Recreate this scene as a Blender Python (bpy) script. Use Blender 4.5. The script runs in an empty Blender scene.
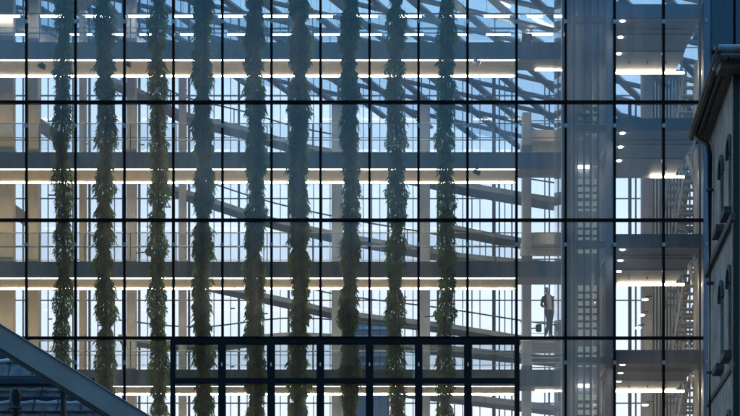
import bpy, bmesh, math, random
from mathutils import Vector, Matrix
R = math.radians
random.seed(7)
C = bpy.context.scene.collection
D = 60.0; F = 1968.0; CZ = 1.7; VX = 370.0; VY = 720.0
# the facade plane is y = 0, the camera stands 60 m in front of it; at() turns a measured
# picture position at a known real depth behind the facade into a point of the world
def S(d): return F / (D + d)
def X(px, d): return (px - VX) / S(d)
def Z(py, d): return CZ + (VY - py) / S(d)
def at(px, py, d): return Vector((X(px, d), d, Z(py, d)))

# ------------------------------------------------------------------ materials
def newmat(name):
    m = bpy.data.materials.new(name); m.use_nodes = True
    nt = m.node_tree; nt.nodes.clear()
    out = nt.nodes.new('ShaderNodeOutputMaterial')
    return m, nt, out
def surf(name, col, rough=0.6, metal=0.0, var=0.25, scale=3.0, bump=0.0, stretch=(1, 1, 1), spec=0.5, bscale=None):
    m, nt, out = newmat(name)
    b = nt.nodes.new('ShaderNodeBsdfPrincipled')
    tc = nt.nodes.new('ShaderNodeTexCoord'); mp = nt.nodes.new('ShaderNodeMapping')
    mp.inputs['Scale'].default_value = stretch
    nt.links.new(tc.outputs['Object'], mp.inputs['Vector'])
    n = nt.nodes.new('ShaderNodeTexNoise'); n.inputs['Scale'].default_value = scale
    n.inputs['Detail'].default_value = 6; n.inputs['Roughness'].default_value = 0.65
    nt.links.new(mp.outputs[0], n.inputs['Vector'])
    r = nt.nodes.new('ShaderNodeValToRGB')
    r.color_ramp.elements[0].position = 0.3; r.color_ramp.elements[1].position = 0.7
    r.color_ramp.elements[0].color = tuple(c * (1 - var) for c in col) + (1,)
    r.color_ramp.elements[1].color = tuple(min(1, c * (1 + var)) for c in col) + (1,)
    nt.links.new(n.outputs['Fac'], r.inputs[0]); nt.links.new(r.outputs[0], b.inputs['Base Color'])
    b.inputs['Roughness'].default_value = rough; b.inputs['Metallic'].default_value = metal
    b.inputs['Specular IOR Level'].default_value = spec
    if bump:
        n2 = nt.nodes.new('ShaderNodeTexNoise'); n2.inputs['Scale'].default_value = bscale or scale * 4
        n2.inputs['Detail'].default_value = 5
        nt.links.new(mp.outputs[0], n2.inputs['Vector'])
        bp = nt.nodes.new('ShaderNodeBump'); bp.inputs['Strength'].default_value = bump; bp.inputs['Distance'].default_value = 0.03
        nt.links.new(n2.outputs['Fac'], bp.inputs['Height']); nt.links.new(bp.outputs[0], b.inputs['Normal'])
    nt.links.new(b.outputs[0], out.inputs[0])
    return m
def emit(name, col, st):
    m, nt, out = newmat(name)
    e = nt.nodes.new('ShaderNodeEmission'); e.inputs[0].default_value = tuple(col) + (1,); e.inputs[1].default_value = st
    nt.links.new(e.outputs[0], out.inputs[0]); return m
def glass(name, tint, refl, dirt_haze=0.0, rough=0.0, wave=0.0, streak=(2.2, 2.2, 0.15)):
    m, nt, out = newmat(name)
    t = nt.nodes.new('ShaderNodeBsdfTransparent'); t.inputs[0].default_value = tuple(tint) + (1,)
    g = nt.nodes.new('ShaderNodeBsdfGlossy'); g.inputs['Roughness'].default_value = rough
    fr = nt.nodes.new('ShaderNodeFresnel'); fr.inputs['IOR'].default_value = 1.5
    mm = nt.nodes.new('ShaderNodeMath'); mm.operation = 'MULTIPLY'; mm.inputs[1].default_value = refl / 0.04; mm.use_clamp = True
    nt.links.new(fr.outputs[0], mm.inputs[0])
    mx = nt.nodes.new('ShaderNodeMixShader')
    nt.links.new(mm.outputs[0], mx.inputs[0]); nt.links.new(t.outputs[0], mx.inputs[1]); nt.links.new(g.outputs[0], mx.inputs[2])
    tc = nt.nodes.new('ShaderNodeTexCoord')
    if wave:
        n = nt.nodes.new('ShaderNodeTexNoise'); n.inputs['Scale'].default_value = 0.9; n.inputs['Detail'].default_value = 1
        nt.links.new(tc.outputs['Object'], n.inputs['Vector'])
        bp = nt.nodes.new('ShaderNodeBump'); bp.inputs['Strength'].default_value = wave; bp.inputs['Distance'].default_value = 0.05
        nt.links.new(n.outputs['Fac'], bp.inputs['Height']); nt.links.new(bp.outputs[0], g.inputs['Normal'])
    last = mx
    if dirt_haze:
        # dust and dried condensation in streaks, over an even film added as haze
        mp = nt.nodes.new('ShaderNodeMapping'); mp.inputs['Scale'].default_value = streak
        nt.links.new(tc.outputs['Object'], mp.inputs['Vector'])
        n = nt.nodes.new('ShaderNodeTexNoise'); n.inputs['Scale'].default_value = 1.6; n.inputs['Detail'].default_value = 7
        n.inputs['Roughness'].default_value = 0.7
        nt.links.new(mp.outputs[0], n.inputs['Vector'])
        n3 = nt.nodes.new('ShaderNodeTexNoise'); n3.inputs['Scale'].default_value = 0.22; n3.inputs['Detail'].default_value = 2
        nt.links.new(tc.outputs['Object'], n3.inputs['Vector'])
        mr = nt.nodes.new('ShaderNodeMapRange'); mr.inputs['From Min'].default_value = 0.42; mr.inputs['From Max'].default_value = 0.75
        mr.inputs['To Min'].default_value = 0.35; mr.inputs['To Max'].default_value = 1
        nt.links.new(n.outputs['Fac'], mr.inputs[0])
        mr3 = nt.nodes.new('ShaderNodeMapRange'); mr3.inputs['From Min'].default_value = 0.42; mr3.inputs['From Max'].default_value = 0.66
        mr3.inputs['To Min'].default_value = 0.15; mr3.inputs['To Max'].default_value = dirt_haze
        mr3.inputs['To Min'].default_value = dirt_haze * 0.42
        nt.links.new(n3.outputs['Fac'], mr3.inputs[0])
        mu = nt.nodes.new('ShaderNodeMath'); mu.operation = 'MULTIPLY'
        nt.links.new(mr.outputs[0], mu.inputs[0]); nt.links.new(mr3.outputs[0], mu.inputs[1])
        tr = nt.nodes.new('ShaderNodeBsdfTranslucent'); tr.inputs[0].default_value = (0.9, 0.9, 0.88, 1)
        df = nt.nodes.new('ShaderNodeBsdfDiffuse'); df.inputs[0].default_value = (0.6, 0.62, 0.62, 1)
        m2 = nt.nodes.new('ShaderNodeMixShader'); m2.inputs[0].default_value = 0.25
        nt.links.new(tr.outputs[0], m2.inputs[1]); nt.links.new(df.outputs[0], m2.inputs[2])
        m3 = nt.nodes.new('ShaderNodeMixShader')
        nt.links.new(mu.outputs[0], m3.inputs[0]); nt.links.new(mx.outputs[0], m3.inputs[1]); nt.links.new(m2.outputs[0], m3.inputs[2])
        last = m3
    nt.links.new(last.outputs[0], out.inputs[0])
    return m
def leafmat(name, c0, c1, c2):
    m, nt, out = newmat(name)
    b = nt.nodes.new('ShaderNodeBsdfPrincipled'); b.inputs['Roughness'].default_value = 0.55
    b.inputs['Specular IOR Level'].default_value = 0.3
    at_ = nt.nodes.new('ShaderNodeAttribute'); at_.attribute_name = 'tone'
    r = nt.nodes.new('ShaderNodeValToRGB')
    r.color_ramp.elements[0].position = 0; r.color_ramp.elements[0].color = c0 + (1,)
    r.color_ramp.elements[1].position = 1; r.color_ramp.elements[1].color = c2 + (1,)
    e = r.color_ramp.elements.new(0.55); e.color = c1 + (1,)
    nt.links.new(at_.outputs['Fac'], r.inputs[0]); nt.links.new(r.outputs[0], b.inputs['Base Color'])
    tr = nt.nodes.new('ShaderNodeBsdfTranslucent'); nt.links.new(r.outputs[0], tr.inputs[0])
    mx = nt.nodes.new('ShaderNodeMixShader'); mx.inputs[0].default_value = 0.4
    nt.links.new(b.outputs[0], mx.inputs[1]); nt.links.new(tr.outputs[0], mx.inputs[2])
    nt.links.new(mx.outputs[0], out.inputs[0]); return m

M = dict(
    black=surf('black_aluminium', (0.005, 0.005, 0.006), 0.7, var=0.2, spec=0.12),
    frame=surf('dark_frame_paint', (0.009, 0.010, 0.013), 0.6, var=0.25, spec=0.2),
    steel=surf('blue_grey_steel', (0.17, 0.21, 0.26), 0.45, 0.2, var=0.2, stretch=(1, 1, .2)),
    steel_dark=surf('dark_blue_steel', (0.045, 0.07, 0.105), 0.45, 0.2, var=0.25),
    rail=surf('rail_steel', (0.32, 0.34, 0.36), 0.35, 0.6, var=0.1),
    fascia=surf('painted_fascia', (0.25, 0.245, 0.23), 0.55, var=0.18, scale=1.2, stretch=(3, 3, .4)),
    fascia_reflect=surf('reflection_blue_fascia', (0.10, 0.15, 0.21), 0.5, var=0.18, scale=1.2, stretch=(3, 3, .4)),  # blue cast of the glass reflection put into the fascia colour
    soffit=surf('cream_soffit', (0.70, 0.60, 0.48), 0.6, var=0.1, scale=0.8),
    soffit_grey=surf('grey_soffit_panel', (0.20, 0.20, 0.215), 0.55, var=0.15, scale=1.0),
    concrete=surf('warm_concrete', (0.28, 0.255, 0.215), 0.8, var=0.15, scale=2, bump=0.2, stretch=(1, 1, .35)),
    concrete_grey=surf('grey_concrete', (0.23, 0.235, 0.25), 0.8, var=0.2, scale=2, bump=0.2),
    landing=surf('landing_paint', (0.72, 0.64, 0.52), 0.6, var=0.12),
    floor=surf('pale_floor', (0.58, 0.54, 0.48), 0.4, var=0.2),
    led=emit('led_strip', (1.0, 0.78, 0.50), 10.0), led_b=emit('led_strip_dim', (1.0, 0.74, 0.45), 7.5), led_c=emit('led_strip_cool', (1.0, 0.84, 0.62), 11.0), lamp_dim=emit('dim_lamp', (1, .9, .75), 1.2),
    led_cool=emit('linear_lamp', (1.0, 0.86, 0.66), 10.0),
    spot=emit('downlight_lamp', (1.0, 0.85, 0.72), 14.0),
    facade_glass=glass('facade_glass', (0.93, 0.97, 1.0), 0.050, dirt_haze=0.15, rough=0.11, wave=0.05),
    back_glass=glass('rear_glass', (0.95, 0.96, 0.98), 0.010, dirt_haze=0.02),
    roof_glass=glass('roof_glass', (0.86, 0.94, 1.0), 0.012, dirt_haze=0.12),
    rail_glass=glass('balustrade_glass', (0.90, 0.93, 0.94), 0.05, dirt_haze=0.03),
    frost=glass('frosted_shaft_glass', (0.40, 0.41, 0.37), 0.02, dirt_haze=0.3),
    stairpaint=surf('stair_paint', (0.33, 0.30, 0.25), 0.6, var=0.15),
    wing_glass=glass('wing_glass', (0.38, 0.52, 0.62), 0.07, wave=0.05),
    bldg_glass=surf('dark_window_glass', (0.02, 0.035, 0.06), 0.08, 0.0, var=0.1, spec=1.0),
    stone=surf('weathered_render', (0.42, 0.35, 0.31), 0.9, var=0.35, scale=2.2, bump=0.35, bscale=14),
    stone_dark=surf('dark_stone_trim', (0.10, 0.095, 0.09), 0.85, var=0.3, scale=4, bump=0.3),
    eave=surf('dark_brown_eave_board', (0.12, 0.09, 0.07), 0.7, var=0.35, scale=3, bump=0.2),
    gutter=surf('zinc_gutter', (0.30, 0.32, 0.34), 0.5, 0.2, var=0.25),
    pipe=surf('iron_downpipe', (0.015, 0.016, 0.02), 0.5, var=0.3),
    beam=surf('grey_roof_beam', (0.42, 0.345, 0.31), 0.7, 0.0, var=0.18, scale=1.5, bump=0.05),
    roofpanel=surf('blue_metal_panel', (0.27, 0.27, 0.31), 0.45, 0.4, var=0.5, scale=4, bump=0.35, bscale=5),
    roofdark=surf('blue_roof_base', (0.05, 0.07, 0.10), 0.6, 0.1, var=0.3),
    silver=surf('bright_metal_edge', (0.85, 0.85, 0.85), 0.5, 0.1, var=0.2, scale=6, bump=0.3),
    ground=surf('paving', (0.11, 0.11, 0.115), 0.85, var=0.2, scale=0.5),
    far=surf('far_building_wall', (0.16, 0.22, 0.29), 0.7, var=0.15),
    farwin=surf('far_building_window', (0.45, 0.52, 0.6), 0.3, var=0.3),
    mirror_dark=surf('dark_block', (0.035, 0.035, 0.035), 0.9, var=0.3, scale=0.5),
    leaf=leafmat('hanging_leaves', (0.016, 0.042, 0.012), (0.095, 0.215, 0.045), (0.22, 0.44, 0.10)),
    leaf_reflect=leafmat('brown_reflection_leaves', (0.03, 0.025, 0.015), (0.14, 0.11, 0.06), (0.25, 0.20, 0.12)),
    stem=surf('stem_bark', (0.035, 0.03, 0.02), 0.9, bump=0.3),
    skin=surf('skin', (0.62, 0.37, 0.27), 0.55, var=0.1, scale=8),
    hair=surf('short_hair', (0.13, 0.10, 0.08), 0.8),
    jacket=surf('dark_jacket_cloth', (0.010, 0.010, 0.012), 0.85, var=0.3, scale=9, bump=0.3),
    shirt=surf('beige_shirt_cloth', (0.62, 0.53, 0.41), 0.85, var=0.12, scale=9, bump=0.2),
    trouser=surf('dark_denim', (0.014, 0.016, 0.022), 0.9, var=0.3, scale=9, bump=0.2),
    shoe=surf('brown_leather', (0.10, 0.06, 0.04), 0.5),
    eye=surf('eye_dark', (0.02, 0.015, 0.012), 0.3), bag=surf('satchel', (0.06, 0.05, 0.045), 0.7),
)

# ------------------------------------------------------------------ helpers
def empty(name, loc=(0, 0, 0), label=None, cat=None, group=None, kind=None):
    o = bpy.data.objects.new(name, None); C.objects.link(o); o.location = loc
    return tag(o, label, cat, group, kind)
def tag(o, label=None, cat=None, group=None, kind=None):
    if label: o['label'] = label
    if cat: o['category'] = cat
    if group: o['group'] = group
    if kind or label: o['kind'] = kind or 'thing'
    return o
def link(name, bm, mat, parent=None, smooth=False, bevel=0.0):
    me = bpy.data.meshes.new(name)
    bmesh.ops.recalc_face_normals(bm, faces=bm.faces)
    bm.to_mesh(me); bm.free()
    o = bpy.data.objects.new(name, me); C.objects.link(o); me.materials.append(mat)
    if smooth:
        for p in me.polygons: p.use_smooth = True
    if parent is not None:
        o.parent = parent
        q = parent; w = Vector((0, 0, 0))
        while q is not None: w += q.location; q = q.parent
        me.transform(Matrix.Translation(-w))
    if bevel:
        b = o.modifiers.new('bevel', 'BEVEL'); b.width = bevel; b.segments = 2; b.limit_method = 'ANGLE'
    return o
def box(bm, x0, x1, y0, y1, z0, z1):
    v = [bm.verts.new((x, y, z)) for x in (x0, x1) for y in (y0, y1) for z in (z0, z1)]
    for f in ((0, 1, 3, 2), (4, 6, 7, 5), (0, 4, 5, 1), (2, 3, 7, 6), (0, 2, 6, 4), (1, 5, 7, 3)):
        bm.faces.new([v[i] for i in f])
def mbox(name, x0, x1, y0, y1, z0, z1, mat, parent=None, bevel=0.0):
    bm = bmesh.new(); box(bm, min(x0, x1), max(x0, x1), min(y0, y1), max(y0, y1), min(z0, z1), max(z0, z1))
    return link(name, bm, mat, parent, bevel=bevel)
def pbox(name, px0, px1, py0, py1, d, th, mat, parent=None, bevel=0.0):
    a = at(px0, py1, d); b = at(px1, py0, d)
    return mbox(name, a.x, b.x, d, d + th, a.z, b.z, mat, parent, bevel)
def bar(bm, p, q, w, h=None, up=Vector((0, 0, 1))):
    # rectangular bar from p to q; w across, h along 'up'
    h = h or w; p = Vector(p); q = Vector(q); t = (q - p).normalized()
    s = t.cross(up)
    if s.length < 1e-4: s = Vector((1, 0, 0))
    s.normalize(); u = s.cross(t).normalized()
    v = [bm.verts.new(e + s * a * w / 2 + u * b * h / 2) for e in (p, q) for a in (-1, 1) for b in (-1, 1)]
    for f in ((0, 1, 3, 2), (4, 6, 7, 5), (0, 4, 5, 1), (2, 3, 7, 6), (0, 2, 6, 4), (1, 5, 7, 3)):
        bm.faces.new([v[i] for i in f])
def mbar(name, p, q, w, h, mat, parent=None):
    bm = bmesh.new(); bar(bm, p, q, w, h); return link(name, bm, mat, parent)
def tube(bm, pts, r, n=8, cap=True):
    rings = []
    pts = [Vector(p) for p in pts]
    for i, p in enumerate(pts):
        t = (pts[min(i + 1, len(pts) - 1)] - pts[max(i - 1, 0)]).normalized()
        a = t.cross(Vector((0, 0, 1)))
        if a.length < 1e-3: a = Vector((1, 0, 0))
        a.normalize(); b = t.cross(a)
        rr = r[i] if isinstance(r, (list, tuple)) else r
        rings.append([bm.verts.new(p + (a * math.cos(k * 2 * math.pi / n) + b * math.sin(k * 2 * math.pi / n)) * rr) for k in range(n)])
    for i in range(len(rings) - 1):
        for k in range(n):
            bm.faces.new((rings[i][k], rings[i][(k + 1) % n], rings[i + 1][(k + 1) % n], rings[i + 1][k]))
    if cap: bm.faces.new(rings[0]); bm.faces.new(rings[-1])
def mtube(name, pts, r, mat, parent=None, n=8, smooth=True):
    bm = bmesh.new(); tube(bm, pts, r, n); return link(name, bm, mat, parent, smooth)
def ribbon(bm, pts, w, h):
    # swept rectangular section through points (w in y, h in z), one continuous mesh
    rings = []
    for p in pts:
        p = Vector(p)
        rings.append([bm.verts.new(p + Vector((0, a * w / 2, b * h / 2))) for a, b in ((-1, -1), (1, -1), (1, 1), (-1, 1))])
    for i in range(len(rings) - 1):
        for k in range(4): bm.faces.new((rings[i][k], rings[i][(k + 1) % 4], rings[i + 1][(k + 1) % 4], rings[i + 1][k]))
    bm.faces.new(rings[0]); bm.faces.new(rings[-1])
ORD = ['first', 'second', 'third', 'fourth', 'fifth', 'sixth', 'seventh', 'eighth', 'ninth', 'tenth', 'eleventh', 'twelfth', 'thirteenth', 'fourteenth', 'fifteenth']

# ------------------------------------------------------------------ ground
bm = bmesh.new(); box(bm, -900, 900, -700, 1500, -0.5, 0)
tag(link('ground', bm, M['ground']), kind='structure')
bm = bmesh.new(); box(bm, X(-150, 0), X(706, 0), 0.1, 30, 0.004, 0.03)
tag(link('atrium_floor', bm, M['floor']), kind='structure')

# ------------------------------------------------------------------ glass curtain wall
cw = empty('glass_curtain_wall', (0, 0, 0), 'tall glass curtain wall with thin black mullions in front of the lit atrium', 'glass wall')
MX = [26.5 + 49.0 * k for k in range(-3, 14)]
TY = [-134, -16, 102, 220, 338, 456, 574]
xl = X(MX[0], 0); xr = X(703, 0)
for px in MX:
    w = 0.075
    mbox('mullion', X(px, 0) - w / 2, X(px, 0) + w / 2, -0.05, 0.12, 0.05, Z(TY[0], 0), M['black'], cw)
for py in TY:
    z = Z(py, 0)
    for i in range(len(MX)):
        a = X(MX[i], 0) + 0.0375; b = X(MX[i + 1], 0) - 0.0375 if i + 1 < len(MX) else xr
        if py > 500 or py < -100: continue
        mbox('transom', a, b, -0.045, 0.115, z - 0.04, z + 0.04, M['black'], cw)
rng = random.Random(3)
edges = MX + [703]
for i in range(len(edges) - 1):
    if edges[i + 1] < -20: continue
    for j in range(1, len(TY) - 2):
        a = X(edges[i], 0) + 0.0375; b = X(edges[i + 1], 0) - 0.0375
        z1 = Z(TY[j], 0) - 0.04; z0 = Z(TY[j + 1], 0) + 0.04
        bm = bmesh.new(); box(bm, a, b, 0.03, 0.05, z0, z1)
        tx = R(rng.gauss(0, 0.16)); tz = R(rng.gauss(0, 0.25))
        c = Vector(((a + b) / 2, 0.04, (z0 + z1) / 2))
        bmesh.ops.rotate(bm, cent=c, matrix=Matrix.Rotation(tx, 3, 'X') @ Matrix.Rotation(tz, 3, 'Z'), verts=bm.verts)
        link('glass_pane', bm, M['facade_glass'], cw)
# steel glazing brackets where the floors meet the mullions
for px in MX[3:]:
    for py in (22, 126, 245, 363):
        bm = bmesh.new()
        x = X(px, 0); z = Z(py, 0)
        box(bm, x - 0.05, x + 0.05, -0.075, -0.05, z - 0.06, z + 0.06)
        link('bracket', bm, M['rail'], cw)

# ------------------------------------------------------------------ black vent frame in the lower middle
vf = empty('black_vent_frame', (0, -0.2, 0), 'heavy dark grid of opening vent windows at the lower middle of the glass wall', 'window frame')
posts = [173.5 + 49 * k for k in range(8)]
d0 = -0.28
for i, px in enumerate(posts):
    w = 0.23 if 0 < i < 7 else 0.15
    o = mbox('post', X(px, 0) - w / 2, X(px, 0) + w / 2, d0, -0.06, Z(480, 0), Z(341, 0), M['frame'], vf, 0.012)
    if 0 < i < 7:
        mbox('latch', X(px, 0) - 0.02, X(px, 0) + 0.02, d0 - 0.03, d0 - 0.002, Z(368, 0), Z(364.5, 0), M['silver'], vf)
for k in range(7):
    wl = 0.115 if k > 0 else 0.075; wr = 0.115 if k < 6 else 0.075
    a = X(posts[k], 0) + wl; b = X(posts[k + 1], 0) - wr
    mbox('top_rail', a, b, d0 + 0.005, -0.07, Z(345.5, 0), Z(341, 0), M['frame'], vf, 0.01)
    mbox('middle_rail', a, b, d0 + 0.005, -0.07, Z(384.5, 0), Z(379.5, 0), M['frame'], vf, 0.01)
    mbox('vent_pane', a, b, -0.17, -0.16, Z(379.5, 0), Z(345.5, 0), M['rail_glass'], vf)

# ------------------------------------------------------------------ hanging plants
def plant(px, d, py0, py1, wpx, seed, label, leafm='leaf', n_per_m=2300, cat='hanging plant', group='hanging plant columns behind the glass'):
    rg = random.Random(seed)
    x0 = X(px, d); z0 = Z(py1, d); z1 = Z(py0, d); rad = wpx / S(d) / 2 * 1.12
    ls_ = rg.uniform(.85, 1.25); dens = [rg.uniform(0.7, 1.0) for _ in range(60)]
    t = empty('hanging_plant', (x0, d, z0), label, cat, group)
    ph = [rg.uniform(0, 6.28) for _ in range(6)]
    def sway(z): return 0.035 * math.sin(z * 0.9 + ph[0]) + 0.02 * math.sin(z * 2.3 + ph[1])
    # width along the cord: knots of growth with pinches, about one clump per 1.7 m
    def wid(z):
        a = 0.80 + 0.16 * math.sin(z * 3.6 + ph[2]) + 0.12 * math.sin(z * 8.1 + ph[3]) + 0.08 * math.sin(z * 17 + ph[4])
        for q in pinches:
            a *= 1 - 0.42 * math.exp(-((z - q) / 0.16) ** 2)
        return max(0.3, a)
    pinches = []
    z = z0 + rg.uniform(0.3, 1.5)
    while z < z1: pinches.append(z); z += rg.uniform(1.3, 2.6)
    mtube('stem', [(x0 + sway(z0 + (z1 - z0) * i / 40), d, z0 + (z1 - z0) * i / 40) for i in range(41)], 0.035, M['stem'], t, 6)
    verts = []; faces = []; tones = []
    N = int((z1 - z0) * n_per_m)
    for i in range(N):
        z = rg.uniform(z0, z1)
        if rg.random() > dens[int((z - z0) / .45) % 60]: continue
        ang = rg.uniform(0, 2 * math.pi)
        rr = rad * wid(z) * (rg.random() ** 0.6) * 0.98
        clump = 0.5 + 0.28 * math.sin(z * 6.3 + ang * 1.0 + ph[5]) + 0.22 * math.sin(z * 13 - ang * 2)
        L = rg.uniform(0.07, 0.16) * ls_; W = L * rg.uniform(0.10, 0.16)
        od = Vector((math.cos(ang), math.sin(ang), 0))
        p = Vector((x0 + sway(z), d, z)) + od * rr
        tilt = rg.uniform(0.15, 0.95)
        if rg.random() < 0.06: L *= 1.9; tilt += 0.3; rr *= 1.12
        dr = (od * tilt + Vector((rg.uniform(-.35, .35), rg.uniform(-.35, .35), -1))).normalized()
        d2 = (dr + Vector((0, 0, -0.5))).normalized()
        side = dr.cross(Vector((rg.uniform(-1, 1), rg.uniform(-1, 1), rg.uniform(-.2, .2)))).normalized()
        q = p + dr * L * 0.5; e = q + d2 * L * 0.5
        b = len(verts)
        verts += [p, q + side * W, e, q - side * W]
        faces.append((b, b + 1, b + 2, b + 3))
        tones.append(min(1, max(0, clump * 0.75 + rg.gauss(0.12, 0.16))))
    org = Vector((x0, d, z0))
    me = bpy.data.meshes.new('foliage')
    me.from_pydata([v - org for v in verts], [], faces)
    a = me.attributes.new('tone', 'FLOAT', 'FACE')
    a.data.foreach_set('value', tones)
    me.materials.append(M[leafm])
    o = bpy.data.objects.new('foliage', me); C.objects.link(o); o.parent = t
    return t
PL = [(63, 19, 'slim green hanging plant column, leftmost, just right of the first mullion'),
      (105, 19, 'second hanging plant column from the left, bluish leaves between two mullions'),
      (158, 19, 'third hanging plant column from the left, bushy green, just left of the vent grid'),
      (203, 18, 'fourth hanging plant column from the left, above the first vent pane'),
      (255, 19, 'fifth hanging plant column, over the second vent pane from the left'),
      (299, 20, 'broad dark hanging plant column, over the third vent pane'),
      (350, 18, 'seventh hanging plant column, in front of the slim blue column'),
      (396, 19, 'eighth hanging plant column, next to last on the right'),
      (446, 19, 'rightmost hanging plant column, thick and dark, over the sixth vent pane')]
for i, (px, w, lb) in enumerate(PL):
    plant(px, 0.75 + 0.12 * (i % 3), -30, 440, w, 100 + i, lb)

# ------------------------------------------------------------------ gangways across the atrium
GF = [(42, 59, 75), (152, 168.5, 181.5), (261.5, 277.5, 288.5), (369.5, 386, 394.5)]
dF, dB = 4.8, 6.7
lv = ['topmost', 'second from the top', 'third from the top', 'lowest']
ledr = random.Random(21)
def gangway(k):
    ft, fb, sb = GF[k]
    zt = Z(ft, dF); zb = Z(fb, dF)
    x0 = X(-70, dF); x1 = X(519, dF); xs = X(518, dF); xe = X(563, dF); dE = 6.05
    t = empty('gangway', (x0, dF, zb), 'long gangway bridge with two glowing strips under it, %s' % lv[k], 'gangway', 'gangways crossing the atrium')
    mbox('fascia', x0, x1, dF, dF + 0.06, zb, zt, M['fascia'], t)
    mbox('rear_fascia', x0, x1, dB - 0.06, dB, zb, zt, M['fascia'], t)
    mbox('deck', x0, x1, dF + 0.06, dB - 0.06, zt - 0.12, zt - 0.03, M['floor'], t)
    mbox('soffit', x0, x1, dF + 0.06, dB - 0.06, zb + 0.03, zb + 0.07, M['soffit'], t)
    for dd in (dF + 0.075, dB - 0.185):
        # strip in lengths with small dark joints
        a = x0 + 0.02
        seg = 0
        while a < xs - 0.1:
            b = min(a + ledr.choice([1.5, 2.4, 3.0]), xs)
            mbox('light_strip', a, b - 0.03, dd, dd + 0.11, zb + 0.004, zb + 0.028, M[ledr.choice(['led', 'led', 'led_c', 'led_b'])], t)
            a = b; seg += 1
    for h, r in ((0.95, 0.022), (0.48, 0.012)):
        mtube('handrail' if h > .9 else 'mid_rail', [(x0, dF + .03, zt + h), (x1, dF + .03, zt + h)], r, M['rail'], t, 8)
        mtube('handrail' if h > .9 else 'mid_rail', [(x0, dB - .03, zt + h), (x1, dB - .03, zt + h)], r, M['rail'], t, 8)
    x = x0 + 0.6
    while x < x1:
        mbox('post', x - 0.014, x + 0.014, dF + 0.01, dF + 0.05, zt, zt + 0.94, M['steel'], t)
        x += 1.5
    mbox('glass_balustrade', x0, x1, dF - 0.012, dF - 0.002, zt + 0.05, zt + 0.9, M['rail_glass'], t)
    mbox('link_fascia', x1, xe, dF + .01, dF + 0.07, zb, zt, M['fascia_reflect'], t)
    mbox('link_deck', x1, xe, dF + .07, dE, zb + .04, zt - .03, M['soffit_grey'], t)
    for h in (.95, .48): mtube('link_rail', [(x1, dF + .04, zt + h), (xe, dF + .04, zt + h)], .015, M['rail'], t)
    if k in (0, 3): mbox('light_strip', X(535, dE), X(553, dE), dE - .12, dE - .06, zb + .0, zb + .036, M['led'], t)
    return t
for k in range(4): gangway(k)

# small spotlights clipped under the gangways
def spotlight(px, py, d, label, s=1.0, lit=False):
    p = at(px, py, d)
    t = empty('spotlight', p, label, 'spotlight', 'small spotlights inside the atrium')
    mtube('bracket', [p + Vector((0, 0, 0.16 * s)), p + Vector((0, 0, 0.28 * s))], 0.012, M['black'], t)
    mtube('lamp_body', [p + Vector((-0.12 * s, 0, 0.10 * s)), p + Vector((0.10 * s, -0.03, 0.02 * s))], [0.06 * s, 0.09 * s], M['silver'] if lit else M['black'], t, 12)
    mtube('yoke', [p + Vector((-.05, 0, .16 * s)), p + Vector((0.05, 0, .16 * s))], 0.02, M['black'], t)
spotlight(42, 68, 4.6, 'dark little spotlight under the topmost gangway, between the first two mullions')
spotlight(128, 66, 4.6, 'dark little spotlight under the topmost gangway, left of the third plant')
spotlight(477, 64, 4.6, 'pale little spotlight under the topmost gangway, right of the last plant', 1.0, True)
spotlight(477, 174, 4.6, 'little spotlight under the second gangway, right of the last plant')

# ------------------------------------------------------------------ columns
def column(px, w, d, mat, label, py0=60):
    zt = Z(py0, d)
    t = empty('column', (X(px, d), d, 0), label, 'column', 'columns of the atrium')
    hw = w / S(d) / 2
    mbox('shaft', X(px, d) - hw, X(px, d) + hw, d, d + 0.5, 0, zt, mat, t, 0.02)
    mbox('base_plate', X(px, d) - hw - .06, X(px, d) + hw + .06, d - .06, d + 0.56, 0, 0.05, M['steel_dark'], t)
    for k in range(4):
        z = Z(GF[k][0] + 4, 9)
        mbox('collar', X(px, d) - hw - .025, X(px, d) + hw + .025, d - .025, d + .525, z - .1, z + .1, M['steel_dark'], t)
    return t
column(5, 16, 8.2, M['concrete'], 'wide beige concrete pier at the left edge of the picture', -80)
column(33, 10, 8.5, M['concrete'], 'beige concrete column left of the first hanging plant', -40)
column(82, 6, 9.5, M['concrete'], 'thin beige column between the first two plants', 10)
column(131, 9, 8.5, M['concrete_grey'], 'grey concrete column between the second and third plants', -20)
column(182, 7, 9.5, M['concrete_grey'], 'slim grey column between the third and fourth plants', 60)
column(337, 11, 9.5, M['steel'], 'blue grey column left of the seventh plant', 100)
column(425, 10, 9.5, M['steel'], 'blue grey column between the last two plants', 100)
column(527, 9, 8.0, M['steel'], 'blue grey column to the left of the walking man', 112)
for px, py, lb in ((436, 316, 'black floodlight on an arm by the column left of the last plant'),
                   (537, 328, 'black floodlight on an arm beside the walking man'),
                   (147, 252, 'black floodlight on an arm beside the third plant')):
    p = at(px, py, 8.3)
    t = empty('floodlight', p, lb, 'floodlight', 'black floodlights on column arms')
    mtube('arm', [p, p + Vector((-0.38, 0.15, 0))], 0.022, M['black'], t)
    bm = bmesh.new(); box(bm, p.x - .02, p.x + .16, p.y - .06, p.y + .12, p.z - .13, p.z + .13)
    link('lamp_body', bm, M['black'], t, bevel=0.03)
    mtube('yoke', [p + Vector((-.03, 0, -.1)), p + Vector((-.03, 0, .1))], 0.018, M['black'], t)

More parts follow.
